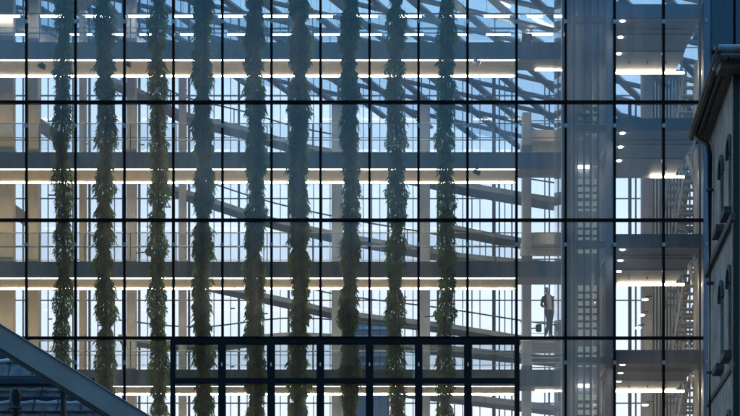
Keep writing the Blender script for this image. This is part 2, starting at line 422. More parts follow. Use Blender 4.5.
# ------------------------------------------------------------------ rear glass wall
dR = 16.0
rw = empty('rear_glass_wall', (0, dR, 0), 'far glass wall of the atrium letting in the pale evening sky', 'glass wall')
def roofz(px, dd):            # underside of the sloping roof
    xw = X(px, 25)
    z215 = Z(78, 25); z530 = Z(150, 25)
    return z215 + (xw - X(215, 25)) / (X(530, 25) - X(215, 25)) * (z530 - z215)
def roof_at_x(x):
    a = X(215, 25); b = X(530, 25)
    return Z(78, 25) + (x - a) / (b - a) * (Z(150, 25) - Z(78, 25))
px = -60.0; seq = []
while px < 470:
    seq.append((px, (0.09, .03, .04, .03, .05, .03)[len(seq) % 6])); px += 8.3
seq += [(494, 0.13), (499.5, 0.05), (472, .04), (480, .03), (505, .03), (512, .05), (557, .04), (545.0, 0.035), (549.5, 0.045), (604, .1), (630, 0.12), (636, .05), (664, 0.1), (672, .05), (690, .05), (704, .1)]
for px, w in seq:
    x = X(px, dR)
    mbox('mullion', x - w / 2, x + w / 2, dR, dR + 0.15, 0, roof_at_x(x) - 0.05, M['steel_dark'], rw)
for py in (28, 95, 198, 300, 403):
    mbox('transom', X(-60, dR), X(704, dR), dR + .03, dR + 0.12, Z(py, dR) - .018, Z(py, dR) + .018, M['steel'], rw)
a, b = X(-60, dR), X(704, dR)
bm = bmesh.new()
v = [bm.verts.new(p) for p in ((a, dR + .07, 0), (b, dR + .07, 0), (b, dR + .07, roof_at_x(b) - .05), (a, dR + .07, roof_at_x(a) - .05),
                               (a, dR + .09, 0), (b, dR + .09, 0), (b, dR + .09, roof_at_x(b) - .05), (a, dR + .09, roof_at_x(a) - .05))]
for f in ((0, 1, 2, 3), (7, 6, 5, 4), (0, 4, 5, 1), (3, 2, 6, 7), (0, 3, 7, 4), (1, 5, 6, 2)): bm.faces.new([v[i] for i in f])
link('glazing', bm, M['back_glass'], rw)
# small brackets that stand off the mullions
rg = random.Random(5)
for i in range(60):
    px, w = seq[rg.randrange(4, 62)]
    py = rg.uniform(85, 410)
    x = X(px, dR)
    mbox('vent_arm', x, x + rg.uniform(.12, .3), dR - .06, dR - .02, Z(py, dR) - .02, Z(py, dR) + .025, M['steel_dark'], rw)

# ------------------------------------------------------------------ sloping diagrid roof with skylights
rt = empty('atrium_roof', (0, 12, roof_at_x(0)), 'sloping blue grey glazed roof with a skewed lattice of beams', 'roof')
xa, xb = X(-160, 20), X(730, 20)
y0r, y1r = 1.2, 25.0
def rp(x, y, off=0): return Vector((x, y, roof_at_x(x) + off))
y = y0r
while y < y1r + .1:
    mbar('cross_beam', rp(xa, y), rp(xb, y), 0.30, 0.09, M['steel'], rt); y += 1.85
x = xa - 14
while x < xb:
    # runs back and to the right
    p0 = Vector((x, y0r)); sl = 0.62
    xe = x + (y1r - y0r) * sl
    ca = p0.x; cb = xe; ya = y0r; yb = y1r
    if ca < xa: ya = y0r + (xa - ca) / sl; ca = xa
    if cb > xb: yb = y1r - (cb - xb) / sl; cb = xb
    if yb - ya > 0.5:
        mbar('rafter', rp(ca, ya, -.02), rp(cb, yb, -.02), 0.28, 0.09, M['steel'], rt)
    x += 1.95
bm = bmesh.new()
vs = [bm.verts.new(rp(xx, yy, oo)) for oo in (0.16, 0.19) for xx, yy in ((xa, y0r), (xb, y0r), (xb, y1r), (xa, y1r))]
for f in ((0, 1, 2, 3), (7, 6, 5, 4), (0, 4, 5, 1), (1, 5, 6, 2), (2, 6, 7, 3), (3, 7, 4, 0)): bm.faces.new([vs[i] for i in f])
link('skylight_glazing', bm, M['roof_glass'], rt)
for (a1, b1, a2, b2) in ((8, 14, 54, 45), (96, -6, 152, 64), (60, 20, 100, -10)):  # solid bars added in place of dark wedge-shaped reflections
    mbar('reflection_bar', at(a1, b1, 11.5), at(a2, b2, 11.5), 0.3, 0.42, M['concrete_grey'], rt)
for i, pp in enumerate(((30, 118, 58, 138), (6, 205, 32, 224))):  # two short bars, likewise added where reflections show
    t = empty('reflection_wedge', at(pp[0], pp[1], 10.5), 'short dark diagonal wedge added for a reflection beside the first beige column, %s' % ('upper one' if i == 0 else 'lower one'), 'reflection_wedge', 'short wedges added for reflections at the left')
    mbar('wedge_bar', at(pp[0], pp[1], 10.5), at(pp[2], pp[3], 10.5), 0.25, 0.4, M['concrete_grey'], t)
    mbar('end_plate', at(pp[0], pp[1] - 6, 10.45), at(pp[0], pp[1] + 6, 10.45), 0.3, 0.08, M['steel_dark'], t)

# linear lamps hung below the roof
def lamp_row(py, d, xs, word):
    for i, (a, b) in enumerate(xs):
        t = empty('linear_lamp', at(a, py, d), 'short glowing linear lamp, %s from the left in the %s row' % (ORD[i], word), 'lamp', 'linear lamps hung below the roof')
        pa, pb = at(a, py, d), at(b, py, d)
        mbox('housing', pa.x, pb.x, d, d + .12, pa.z + .03, pa.z + .08, M['steel'], t)
        mbox('tube', pa.x + .02, pb.x - .02, d + .02, d + .09, pa.z - .035, pa.z + .03, M['led_cool'], t)
        for q in (pa.x + .1, pb.x - .1):
            mtube('hanger', [(q, d + .06, pa.z + .08), (q, d + .06, roof_at_x(q) - .1)], .006, M['black'], t, 5)
        mtube('conduit', [(pb.x, d + .06, pa.z + .05), (pb.x + .75, d + .06, pa.z + .05)], .012, M['rail'], t, 6)
lamp_row(15.5, 8.0, [(-6, 20), (40, 66), (84, 110), (128, 154), (172, 197), (218, 243), (262, 288), (308, 333), (355, 378), (399, 422), (441, 466), (484, 510), (527, 543)], 'upper')
lamp_row(33.5, 11.0, [(-10, 34), (68, 92), (110, 124), (139, 152), (180, 197), (227, 249), (272, 293), (314, 340), (360, 382), (402, 424), (455, 467), (486, 511), (527, 553)], 'lower')
def wires():
    pass
# ------------------------------------------------------------------ ramps winding through the rear of the atrium
def ramp(pts, label, h=0.17, d=11.0, rail=True):
    P = [at(a, b, d) for a, b in pts]
    t = empty('ramp', P[0], label, 'ramp', 'sloping ramps behind the gangways')
    Q = []
    for i in range(len(P) - 1):                   # light smoothing along the run
        for k in range(6):
            u = k / 6
            p0 = P[max(i - 1, 0)]; p1 = P[i]; p2 = P[i + 1]; p3 = P[min(i + 2, len(P) - 1)]
            Q.append(0.5 * ((2 * p1) + (p2 - p0) * u + (2 * p0 - 5 * p1 + 4 * p2 - p3) * u * u + (3 * p1 - p0 - 3 * p2 + p3) * u ** 3))
    Q.append(P[-1])
    bm = bmesh.new(); ribbon(bm, Q, 1.1, h); link('deck', bm, M['steel'], t)
    if rail:
        mtube('handrail', [q + Vector((0, -.5, .62)) for q in Q], .028, M['steel_dark'], t, 6)
        for i in range(3, len(Q), 7):
            mtube('post', [Q[i] + Vector((0, -.5, 0)), Q[i] + Vector((0, -.5, .62))], .02, M['steel_dark'], t, 6)
ramp([(100, 78), (150, 100), (185, 118), (245, 133), (300, 149), (360, 160)], 'uppermost sloping ramp, dropping to the right behind the third and fourth plants')
ramp([(150, 184), (209, 203), (272, 223), (344, 239), (407, 250), (470, 260), (562, 268)], 'long sloping ramp just above the third gangway')
ramp([(400, 176), (455, 187), (517, 198), (562, 205)], 'short ramp right of the last plant, just under the second gangway', .2)
ramp([(185, 281), (225, 290), (285, 303), (345, 316), (440, 328), (517, 340), (562, 346)], 'long sloping ramp just below the third gangway')
ramp([(120, 340), (200, 347), (300, 338), (436, 350), (517, 358), (562, 362)], 'low ramp behind the vent windows, above the lowest gangway', .2)
ramp([(330, 385), (400, 392), (450, 398), (560, 411)], 'lowest sloping ramp at the bottom of the picture', .22)
ramp([(440, 228), (480, 236), (518, 243), (562, 249)], 'thin ramp edge right of the last plant, over the third gangway', .14, rail=False)

# ------------------------------------------------------------------ landings by the lift and the walking man
dL = 9.0
for k, py in enumerate((133.5, 236, 338.6)):
    z = Z(py, dL)
    nm = ['topmost one', 'middle one', 'one the man walks on'][k]
    t = empty('lift_landing', (X(524, dL), dL, z), 'cream landing beside the lift shaft, %s' % nm, 'landing', 'landings beside the lift shaft')
    xa_, xb_ = X(523, dL), X(563, dL)
    mbox('slab', xa_, xb_, dL - .42, dL + 1.4, z - (.38 if k < 2 else .22), z, M['landing'], t)
    zz = z - (.46 if k < 2 else .32)
    n = 0
    while n < 5:
        mbox('louvre', xa_ + .12, xb_ - .08, dL - .05, dL + .04, zz - .035, zz, M['landing'], t); zz -= .17; n += 1
    mbox('louvre_post', xa_ + .06, xa_ + .12, dL - .05, dL + .04, zz, z - .2, M['landing'], t)
    zr = z + 0.82
    mtube('handrail', [(xa_, dL + 1.2, zr), (xb_, dL + 1.2, zr)], .022, M['rail'], t)
    mtube('handrail', [(xa_, dL + 1.2, zr - .4), (xb_, dL + 1.2, zr - .4)], .010, M['rail'], t)
# ---- man
def skin(name, pts, edges, rad, mat, parent, root=0, sub=2, smooth=True):
    me = bpy.data.meshes.new(name); me.from_pydata([Vector(p) for p in pts], edges, [])
    o = bpy.data.objects.new(name, me); C.objects.link(o); o.parent = parent
    sk = o.modifiers.new('skin', 'SKIN'); sk.use_smooth_shade = smooth
    lay = me.skin_vertices[0].data if me.skin_vertices else None
    if lay is None:
        bm = bmesh.new(); bm.from_mesh(me); bm.verts.layers.skin.verify(); bm.to_mesh(me); bm.free(); lay = me.skin_vertices[0].data
    for i, r in enumerate(rad):
        lay[i].radius = r if isinstance(r, (tuple, list)) else (r, r); lay[i].use_root = (i == root)
    s = o.modifiers.new('sub', 'SUBSURF'); s.levels = sub; s.render_levels = sub
    me.materials.append(mat); return o
mz = Z(338.6, dL)
man = empty('person', (X(549, dL) , dL - .28, mz), 'walking man in dark open jacket, beige shirt and dark trousers, left hand low', 'person')
# local axes: x to picture right, y away from camera, z up; height about 1.76
body = [(0, 0, .93), (-.01, 0, 1.10), (-.03, 0, 1.28), (-.05, 0, 1.42), (-.085, -.01, 1.52), (-.11, -.02, 1.61), (-.115, -.025, 1.69),
        (-.21, .01, 1.38), (-.30, .04, 1.14), (-.22, -.12, 1.02), (-.17, -.16, .98),
        (.125, .01, 1.38), (.185, .02, 1.10), (.18, -.05, .84), (.175, -.07, .77),
        (-.08, 0, .88), (-.05, -.10, .50), (-.14, -.10, .10), (-.17, -.24, .05),
        (.08, 0, .88), (.035, .03, .50), (.07, .24, .13), (.12, .12, .05)]
be = [(0, 1), (1, 2), (2, 3), (3, 4), (4, 5), (5, 6), (3, 7), (7, 8), (8, 9), (9, 10), (3, 11), (11, 12), (12, 13), (13, 14),
      (0, 15), (15, 16), (16, 17), (17, 18), (0, 19), (19, 20), (20, 21), (21, 22)]
br = [(.10, .07), (.09, .065), (.09, .06), (.055, .045), .042, (.066, .082), (.058, .072), .035, .028, .026, .022, .035, .028, .026, .022,
      .055, .035, .032, .028, .055, .035, .032, .028]
bodyo = skin('body', body, be, br, M['skin'], man)
def loft(bm, secs, n=20, a0=0.0, a1=2 * math.pi):
    closed = abs(a1 - a0) > 6.2; rings = []
    for (c, rx, ry) in secs:
        m_ = n if closed else n + 1
        rings.append([bm.verts.new((c[0] + rx * math.sin(a0 + (a1 - a0) * k / n), c[1] - ry * math.cos(a0 + (a1 - a0) * k / n), c[2])) for k in range(m_)])
    for i in range(len(rings) - 1):
        m_ = len(rings[i])
        for k in range(m_ if closed else m_ - 1):
            q = (k + 1) % m_
            bm.faces.new((rings[i][k], rings[i][q], rings[i + 1][q], rings[i + 1][k]))
    if closed:
        bm.faces.new(rings[0]); bm.faces.new(rings[-1])
def cloth(name, bm, mat, th=0.0):
    o = link(name, bm, mat, smooth=True); o.parent = man
    if th:
        so = o.modifiers.new('solid', 'SOLIDIFY'); so.thickness = th
    sb = o.modifiers.new('sub', 'SUBSURF'); sb.levels = 1; sb.render_levels = 1
    return o
bm = bmesh.new()
loft(bm, [((0, 0, .90), .155, .105), ((-.008, 0, 1.0), .15, .105), ((-.02, 0, 1.15), .155, .112), ((-.035, 0, 1.30), .165, .115), ((-.05, 0, 1.40), .14, .10), ((-.065, -.005, 1.45), .08, .075), ((-.075, -.01, 1.49), .062, .062)])
cloth('shirt', bm, M['shirt'])
bm = bmesh.new()
loft(bm, [((.005, 0.01, .80), .195, .145), ((0, 0.01, .90), .19, .14), ((-.012, 0.005, 1.05), .18, .132), ((-.025, 0, 1.2), .19, .135), ((-.04, 0, 1.33), .20, .135), ((-.05, 0, 1.41), .165, .118), ((-.062, 0.005, 1.46), .10, .09), ((-.075, 0.01, 1.50), .082, .078)], 22, R(30), R(335))
cloth('jacket', bm, M['jacket'], .014)
for ids, lab in (((7, 8, 9), 'r'), ((11, 12, 13), 'l')):
    bm = bmesh.new(); P_ = [Vector(body[q]) for q in ids]
    sh = P_[0] + Vector((.045 if lab == 'r' else -.045, 0, .03))
    mid1 = P_[0].lerp(P_[1], .5); mid2 = P_[1].lerp(P_[2], .5); e_ = P_[2].lerp(P_[1], .12)
    tube(bm, [sh, P_[0], mid1, P_[1], mid2, e_], [.062, .076, .066, .06, .053, .047], 12)
    cloth('sleeve', bm, M['jacket'])
bm = bmesh.new()
loft(bm, [((0, 0, .80), .155, .11), ((0, 0, .88), .16, .115), ((0, 0, .97), .15, .108)])
for ids in ((15, 16, 17), (19, 20, 21)):
    P_ = [Vector(body[q]) for q in ids]
    tube(bm, [P_[0] + Vector((0, 0, .03)), P_[0].lerp(P_[1], .4), P_[1], P_[1].lerp(P_[2], .5), P_[2] + Vector((0, 0, -.045))], [.088, .09, .068, .062, .056], 12)
cloth('trousers', bm, M['trouser'])
for sgn, p in ((-1, body[10]), (1, body[14])):
    p = Vector(p); dr = (Vector(body[10]) - Vector(body[9])).normalized() if sgn < 0 else Vector((.05, -.1, -1)).normalized()
    sd = Vector((0, 1, 0)); inn = Vector((-sgn * 1.0, 0, 0))
    pts = [p - dr * .02, p + dr * .05]; es = [(0, 1)]; rd = [.024, (.034, .02)]
    for f in range(4):
        off = sd * (f - 1.5) * .019
        L = (.065, .078, .073, .058)[f]
        b = len(pts); pts += [p + dr * .085 + off, p + dr * (.085 + L * .5) + off + inn * .012, p + dr * (.085 + L * .85) + off + inn * .035]
        es += [(1, b), (b, b + 1), (b + 1, b + 2)]; rd += [.0095, .0085, .007]
    b = len(pts); pts += [p + dr * .045 - sd * .035 , p + dr * .085 - sd * .05 + inn * .015]
    es += [(0, b), (b, b + 1)]; rd += [.011, .009]
    skin('hand', pts, es, rd, M['skin'], man, 0, 1)
for a, b in ((17, 18), (21, 22)):
    A = Vector(body[a]); B = Vector(body[b]); A.z -= .035
    A.z = max(A.z, .045); 
    skin('shoe', [A + Vector((0, .05, 0)), A * .45 + B * .55 + Vector((0, 0, -.01)), B + Vector((0, -.05, -.008))], [(0, 1), (1, 2)], [(.05, .04), (.052, .036), (.045, .03)], M['shoe'], man)
hp = Vector(body[5])
hd = skin('hair', [hp + Vector((0, .035, .0)), hp + Vector((0, .03, .075)), hp + Vector((0, -.02, .125))], [(0, 1), (1, 2)], [(.066, .05), (.070, .062), (.055, .03)], M['hair'], man)
for s_ in (-1, 1):
    bm = bmesh.new(); bmesh.ops.create_uvsphere(bm, u_segments=8, v_segments=6, radius=.011); bmesh.ops.translate(bm, verts=bm.verts, vec=hp + Vector((s_ * .03 - .008, -.088, .03)))
    e = link('eye', bm, M['eye']); e.parent = man
    bm = bmesh.new(); bmesh.ops.create_uvsphere(bm, u_segments=8, v_segments=6, radius=.02); bmesh.ops.scale(bm, verts=bm.verts, vec=(.5, .8, 1.4)); bmesh.ops.translate(bm, verts=bm.verts, vec=hp + Vector((s_ * .078, 0, .01)))
    e = link('ear', bm, M['skin']); e.parent = man
bm = bmesh.new(); bmesh.ops.create_cone(bm, segments=6, radius1=.016, radius2=.006, depth=.045, cap_ends=True); bmesh.ops.translate(bm, verts=bm.verts, vec=hp + Vector((-.006, -.096, .005)))
e = link('nose', bm, M['skin'], smooth=True); e.parent = man
bm = bmesh.new(); box(bm, hp.x - .024, hp.x + .016, hp.y - .094, hp.y - .08, hp.z - .042, hp.z - .034); e = link('mouth', bm, M['shoe']); e.parent = man

# ------------------------------------------------------------------ lift shaft
ls = empty('lift_shaft', (X(590, 3), 3, 0), 'blue steel lift shaft with ladder like windows, right of the walking man', 'lift shaft')
zt = Z(-30, 3)
def shaftbar(px0, px1, d, th, mat, nm='column'):
    mbox(nm, X(px0, d), X(px1, d), d, d + th, 0.05, zt, mat, ls, .01)
shaftbar(566, 571, 2.6, .25, M['steel_dark']); shaftbar(572.5, 575.5, 3.4, .15, M['steel_dark'])
shaftbar(606, 614.5, 2.6, .25, M['steel']); shaftbar(561.5, 564, 3.0, .2, M['steel']); 
for a_, b_, dd in ((583.3, 585.3, 4.2), (589.8, 591.6, 4.2), (597, 599, 4.2), (577.0, 578.0, 4.0)):
    mbox('guide_rail', X(a_, dd), X(b_, dd), dd, dd + .1, 0.05, zt, M['steel_dark'], ls)
# rear wall of the shaft in panels with window openings between
dW = 5.6
ops = [(100, 124), (133, 139.5), (165, 168.5), (178, 211), (221, 240), (249, 253.5), (285, 336), (346, 362), (365, 367), (384, 387.5), (394, 440)]
mbox('side_panel', X(566, dW), X(576.5, dW), dW, dW + .08, 0.05, zt, M['steel'], ls)
mbox('side_panel', X(598.5, dW), X(615, dW), dW, dW + .08, 0.05, zt, M['steel'], ls)
prev = -40
for (a_, b_) in ops + [(560, 561)]:
    mbox('rear_panel', X(576.5, dW), X(598.5, dW), dW, dW + .08, Z(a_, dW), Z(prev, dW), M['steel'], ls)
    if b_ - a_ > 12 and a_ < 500:
        y_ = a_ + 7.2
        while y_ < b_ - 2:
            mbox('window_bar', X(576.5, dW), X(598.5, dW), dW + .02, dW + .06, Z(y_ + 1.3, dW), Z(y_ - .9, dW), M['steel_dark'], ls); y_ += 7.2
    prev = b_
mbox('frosted_pane', X(576.5, dW), X(598.5, dW), dW + .09, dW + .10, 0, zt, M['frost'], ls)
for py in (19, 128, 244, 360):
    mbox('ring_beam', X(575.5, 2.7), X(606, 2.7), 2.7, 2.9, Z(py + 3, 2.7), Z(py - 3, 2.7), M['steel_dark'], ls)
for pxx in (592, 593.5, 601):
    mtube('cable', [(X(pxx, 3.6), 3.6, 0.1), (X(pxx, 3.6), 3.6, zt)], .009, M['rail'], ls, 5)
for py in (166.5, 385.5):
    mbox('lamp', X(577, 5.4), X(591, 5.4), 5.4, 5.5, Z(py + 1.3, 5.4), Z(py - 1.3, 5.4), M['lamp_dim'], ls)
mbox('side_glass', X(562, 2.9), X(562, 2.9) + .02, 2.9, 5.6, .05, zt, M['rail_glass'], ls)

# ------------------------------------------------------------------ right-hand floors
d1, d2 = 1.4, 6.8
RF = [(4, 17, 72.5), (118, 130, 178), (234, 247, 284.5), (350, 363, 391)]
for k, (ft, fb, sb) in enumerate(RF):
    zt_, zb_ = Z(ft, d1), Z(fb, d1)
    x0 = X(615.5, d1); x1 = X(701, d1)
    t = empty('floor_deck', (x0, d1, zb_), 'office floor deck right of the lift shaft with three downlights, %s' % lv[k], 'floor', 'floor decks right of the lift')
    mbox('fascia', x0, x1, d1, d1 + .08, zb_, zt_, M['fascia_reflect'], t)
    mbox('deck', x0, x1, d1 + .08, d2, zt_ - .12, zt_ - .03, M['floor'], t)
    zs = zb_ + .03
    mbox('soffit', x0, x1, d1 + .08, d2, zs, zs + .06, M['soffit_grey'], t)
    for i, dd in enumerate((d1 + .12, 3.0, 4.55)):
        mbox('soffit_rib', x0, x1, dd, dd + .07, zs - .045, zs - .001, M['rail'], t)
        p = Vector((X((622.5, 620.5, 619)[i], dd + .25), dd + .25, zs - .012))
        mtube('downlight', [p + Vector((0, 0, -.02)), p + Vector((0, 0, -.002))], .075, M['spot'], t, 14, False)
        mtube('downlight_rim', [p, p + Vector((0, 0, .0115))], [.10, .09], M['steel'], t, 14, False)
    a0 = {0: 612, 1: 650, 2: 617, 3: 612}[k]
    mbox('light_strip', max(X(a0, d2), X(a0, d2)), X(683.5, d2), d2 - .16, d2 - .1, zs - .07, zs - .006, M['led'], t)
    mbox('light_strip', X(699, d2), X(705, d2), d2 - .16, d2 - .1, zs - .07, zs - .006, M['led'], t)
    mbox('rear_fascia', x0, x1, d2, d2 + .06, zb_, zt_, M['fascia'], t)
    for h in (.95, .5):
        mtube('handrail', [(x0, d2 + .03, zt_ + h), (X(706, d2), d2 + .03, zt_ + h)], .02, M['rail'], t)
    for j in range(4):
        xx = x0 + .35 + j * .62
        mbox('sprinkler', xx - .02, xx + .02, 5.6, 5.64, zs - .10, zs - .002, M['rail'], t)
    mtube('conduit', [(x0 + .3, 2.4, zs - .05), (x1 - .2, 2.4, zs - .05)], .02, M['steel_dark'], t)
# stairs rising toward the glass on the far right, one flight per storey
def stair(z0, z1, ya, yb, xc, w, label):
    t = empty('staircase', (xc, ya, z0), label, 'staircase', 'stair flights at the right end')
    n = 17
    for s_ in (-1, 1):
        mbar('stringer', (xc + s_ * w / 2, ya, z0 + .05), (xc + s_ * w / 2, yb, z1), .05, .24, M['stairpaint'], t)
        mbar('handrail', (xc + s_ * w / 2, ya, z0 + .95), (xc + s_ * w / 2, yb, z1 + .9), .05, .05, M['rail'], t)
        for i in range(1, n, 3):
            u = i / n; p = Vector((xc + s_ * w / 2, ya + (yb - ya) * u, z0 + (z1 - z0) * u))
            mbar('baluster', p, p + Vector((0, 0, .95)), .03, .03, M['rail'], t)
    for i in range(n):
        u = (i + .5) / n
        yy = ya + (yb - ya) * u; zz = z0 + (z1 - z0) * u
        mbox('tread', xc - w / 2 + .03, xc + w / 2 - .03, yy - .14, yy + .14, zz - .02, zz + .03, M['stairpaint'], t)
zl = [Z(RF[k][0], d1) for k in range(4)]
zl.append(zl[3] - 3.6)
for k in range(4):
    nm = ['below the topmost floor', 'below the second floor deck', 'below the third floor deck', 'below the lowest floor deck'][k]
    stair(zl[k + 1], zl[k], 12.6, 8.2, X(668, 12.6) + .25, .75, 'cream open stair flight with thin balusters, left one %s' % nm)
    stair(zl[k + 1], zl[k], 8.0, 12.4, X(703, 8.0), .7, 'steep cream stair flight at the far right, %s' % nm)
column(648, 9, 10, M['concrete_grey'], 'grey column behind the right hand floors', 60)
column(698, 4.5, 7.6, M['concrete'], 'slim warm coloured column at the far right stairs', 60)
scr = empty('slatted_screen', (X(640, 13.5), 13.5, 0), 'pale beige slatted screen behind the stairs at the right end', 'screen')
mbox('backing', X(650, 13.6), X(687, 13.6), 13.6, 13.7, 0, Z(70, 13.6), M['concrete_grey'], scr)
q_ = 641.0
while q_ < 687:
    mbox('slat', X(q_, 13.4), X(q_ + 1.5, 13.4), 13.4, 13.52, 0, Z(70, 13.4), M['landing'], scr); q_ += 3.4
# pendants between the right columns
for j, (px, py) in enumerate(((645, 299.5), (641.5, 315), (638, 328), (645, 405))):
    p = at(px, py, 8.6)
    t = empty('pendant_lamp', p, 'small white dish lamp, %s' % ['top of the three under the third floor deck', 'middle of the three under the third floor deck', 'lowest of the three under the third floor deck', 'alone at the very bottom'][j], 'lamp', 'small dish lamps beside the stairs')
    mtube('shade', [p + Vector((0, 0, .04)), p], [.05, .14], M['silver'], t, 14)
    mtube('bulb', [p + Vector((0, 0, -.002)), p + Vector((0, 0, -.03))], [.11, .08], M['spot'], t, 12)
    mtube('arm', [p + Vector((0, 0, .04)), p + Vector((.02, .02, .1)), p + Vector((.25, .1, .14))], .02, M['black'], t)

# edge column where the glass wall ends
ec = empty('corner_column', (X(706, 0), 0, 0), 'blue grey steel column closing the glass wall at its right end', 'column')
mbox('shaft', X(703, 0), X(709.5, 0), -.12, .35, 0, Z(-40, 0), M['steel'], ec, .015)
mbox('cover_strip', X(709.6, 0), X(711.5, 0), -.06, .3, 0, Z(-40, 0), M['steel_dark'], ec)
for py in (22, 126, 245, 363):
    mbox('bracket', X(704.5, 0), X(706.5, 0), -.16, -.122, Z(py + 2, 0), Z(py - 2, 0), M['rail'], ec)
# left closing wall
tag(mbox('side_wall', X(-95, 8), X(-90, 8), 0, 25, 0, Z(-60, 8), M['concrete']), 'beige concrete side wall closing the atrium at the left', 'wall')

# ------------------------------------------------------------------ glass wing at the top right
wg = empty('glass_wing', (X(712, 0), 0, 0), 'dark blue glass wing above the eave at the top right corner', 'building')
xw0, xw1 = X(712, 0), X(840, 0)
mbox('glazing', xw0, xw1, 0.0, .04, 0, Z(-60, 0), M['wing_glass'], wg)
mbox('mullion', X(733.5, 0), X(735.5, 0), -.05, .0 - .002, 0, Z(-60, 0), M['black'], wg)
mbox('sill_beam', xw0, xw1, -.2, -.06, Z(52, 0), Z(48, 0), M['steel'], wg)
mbox('rear_wall', xw0, xw1, 2.4, 2.6, 0, Z(-60, 0), M['steel_dark'], wg)
plant(724, 0.6, -40, 40, 11, 55, 'dark brownish hanging plant added for a reflection in the blue glass at the top right corner', 'leaf_reflect', 300, group='hanging plant columns behind the glass')  # brown foliage added in place of the blurred reflection in the wing glass

# ------------------------------------------------------------------ old rendered building at the right, nearer than the glass wall
ob = empty('old_building', (X(730, -12), -12, 0), 'dark old rendered building with deep eave and arched windows at the right edge', 'building')
def wx(dist, k=10816.0): return ((500 - VX) * dist / F + k / F)       # side wall line
def W(dist, z, off=0.0, k=10816.0): return Vector((wx(dist, k) + off, dist - D, z + CZ))
def prism(bm, a, b, z0, z1, t, k=10816.0, off=0.0):
    # a strip along the side wall from dist a to b, thickness t outwards (to the left)
    v = []
    for dist in (a, b):
        for o_ in (off - t, off):
            for z in (z0, z1): v.append(bm.verts.new(W(dist, z, o_, k)))
    for f in ((0, 1, 3, 2), (4, 6, 7, 5), (0, 4, 5, 1), (2, 3, 7, 6), (0, 2, 6, 4), (1, 5, 7, 3)): bm.faces.new([v[i] for i in f])
near, far_ = 46.1, 52.0
# wall with real arched openings: strips between windows
wins = []
for row, (zs_, za_) in enumerate(((8.75, 10.75), (12.15, 13.85), (5.3, 7.3))):
    for dist in (47.0, 48.7): wins.append((dist, zs_, za_))
wallbm = bmesh.new()
hwid = 0.36
rows = sorted(set((a_, b_) for _, a_, b_ in wins))
zlev = [-1.7]
for a_, b_ in rows: zlev += [a_, b_]
zlev.append(15.3)
T = -0.35
for i in range(0, len(zlev) - 1):
    z0_, z1_ = zlev[i], zlev[i + 1]
    if i % 2 == 0: prism(wallbm, near, far_, z0_, z1_, T)
    else:
        cur = near
        for dist in (47.0, 48.7):
            prism(wallbm, cur, dist - hwid, z0_, z1_, T); cur = dist + hwid
            # arch spandrels
            zc = z1_ - hwid; n = 6
            for q in range(n):
                for sg in (-1, 1):
                    u0 = hwid * q / n; u1 = hwid * (q + 1) / n
                    zz = zc + math.sqrt(max(0, hwid ** 2 - ((u0 + u1) / 2) ** 2))
                    prism(wallbm, min(dist + sg * u0, dist + sg * u1), max(dist + sg * u0, dist + sg * u1), zz, z1_, T)
        prism(wallbm, cur, far_, z0_, z1_, T)
bmesh.ops.remove_doubles(wallbm, verts=wallbm.verts, dist=.0005)
link('side_wall', wallbm, M['stone'], ob)
bm = bmesh.new()
cx = wx(near)
box(bm, cx + .002, cx + 9, near - D + .02, near - D + .35, 0, 15.3 + CZ); link('front_wall', bm, M['stone'], ob)
bm = bmesh.new(); box(bm, cx - .05, cx + .10, near - D - .06, near - D + .12, 0, 15.2 + CZ); link('corner_quoin', bm, M['pipe'], ob)
bm = bmesh.new(); box(bm, wx(far_) + .36, cx + 9, far_ - D - .35, far_ - D, 0, 15.3 + CZ); link('rear_wall', bm, M['stone'], ob)
for dist, zs_, za_ in wins:
    bm = bmesh.new(); prism(bm, dist - hwid, dist + hwid, zs_, za_, -.04, off=.2); wn = link('window', bm, M['bldg_glass'], ob)
    bm = bmesh.new(); prism(bm, dist - .03, dist + .03, zs_, za_, -.05, off=.14); link('glazing_bar', bm, M['stone_dark'], wn)
    bm = bmesh.new(); prism(bm, dist - hwid - .12, dist + hwid + .12, zs_ - .16, zs_ - .002, .20); link('sill', bm, M['stone_dark'], wn)
    # hood mould over the arch
    bm = bmesh.new(); n = 10; zc = za_ - hwid
    for q in range(n):
        a0 = math.pi * q / n; a1 = math.pi * (q + 1) / n
        P0 = [W(dist + r_ * math.cos(a_), zc + r_ * math.sin(a_), o_) for a_ in (a0, a1) for r_ in (hwid + .01, hwid + .12) for o_ in (-.07, -.002)]
        v = [bm.verts.new(p) for p in P0]
        for f in ((0, 1, 3, 2), (4, 6, 7, 5), (0, 4, 5, 1), (2, 3, 7, 6), (0, 2, 6, 4), (1, 5, 7, 3)): bm.faces.new([v[i] for i in f])
    bmesh.ops.remove_doubles(bm, verts=bm.verts, dist=.001)
    link('hood_mould', bm, M['stone_dark'], wn)
bm = bmesh.new(); prism(bm, near - .1, far_, 11.68, 11.86, .10); link('string_course', bm, M['stone_dark'], ob)
bm = bmesh.new(); prism(bm, near - .1, far_, 8.25, 8.36, .05); link('string_course', bm, M['stone_dark'], ob)
for cxx in (1.7, 4.0, 6.3):
    for zc in (5.3, 8.75, 12.15):
        f_ = mbox('window', cx + cxx - .45, cx + cxx + .45, near - D - .012, near - D + .015, zc + CZ, zc + 1.8 + CZ, M['bldg_glass'], ob)
        mbox('glazing_bar', cx + cxx - .03, cx + cxx + .03, near - D - .04, near - D - .014, zc + CZ, zc + 1.8 + CZ, M['gutter'], f_)
        mbox('lintel', cx + cxx - .6, cx + cxx + .6, near - D - .08, near - D + .018, zc + 1.803 + CZ, zc + 2.0 + CZ, M['stone_dark'], f_)
        mbox('sill', cx + cxx - .6, cx + cxx + .6, near - D - .16, near - D + .018, zc - .15 + CZ, zc - .003 + CZ, M['stone_dark'], f_)
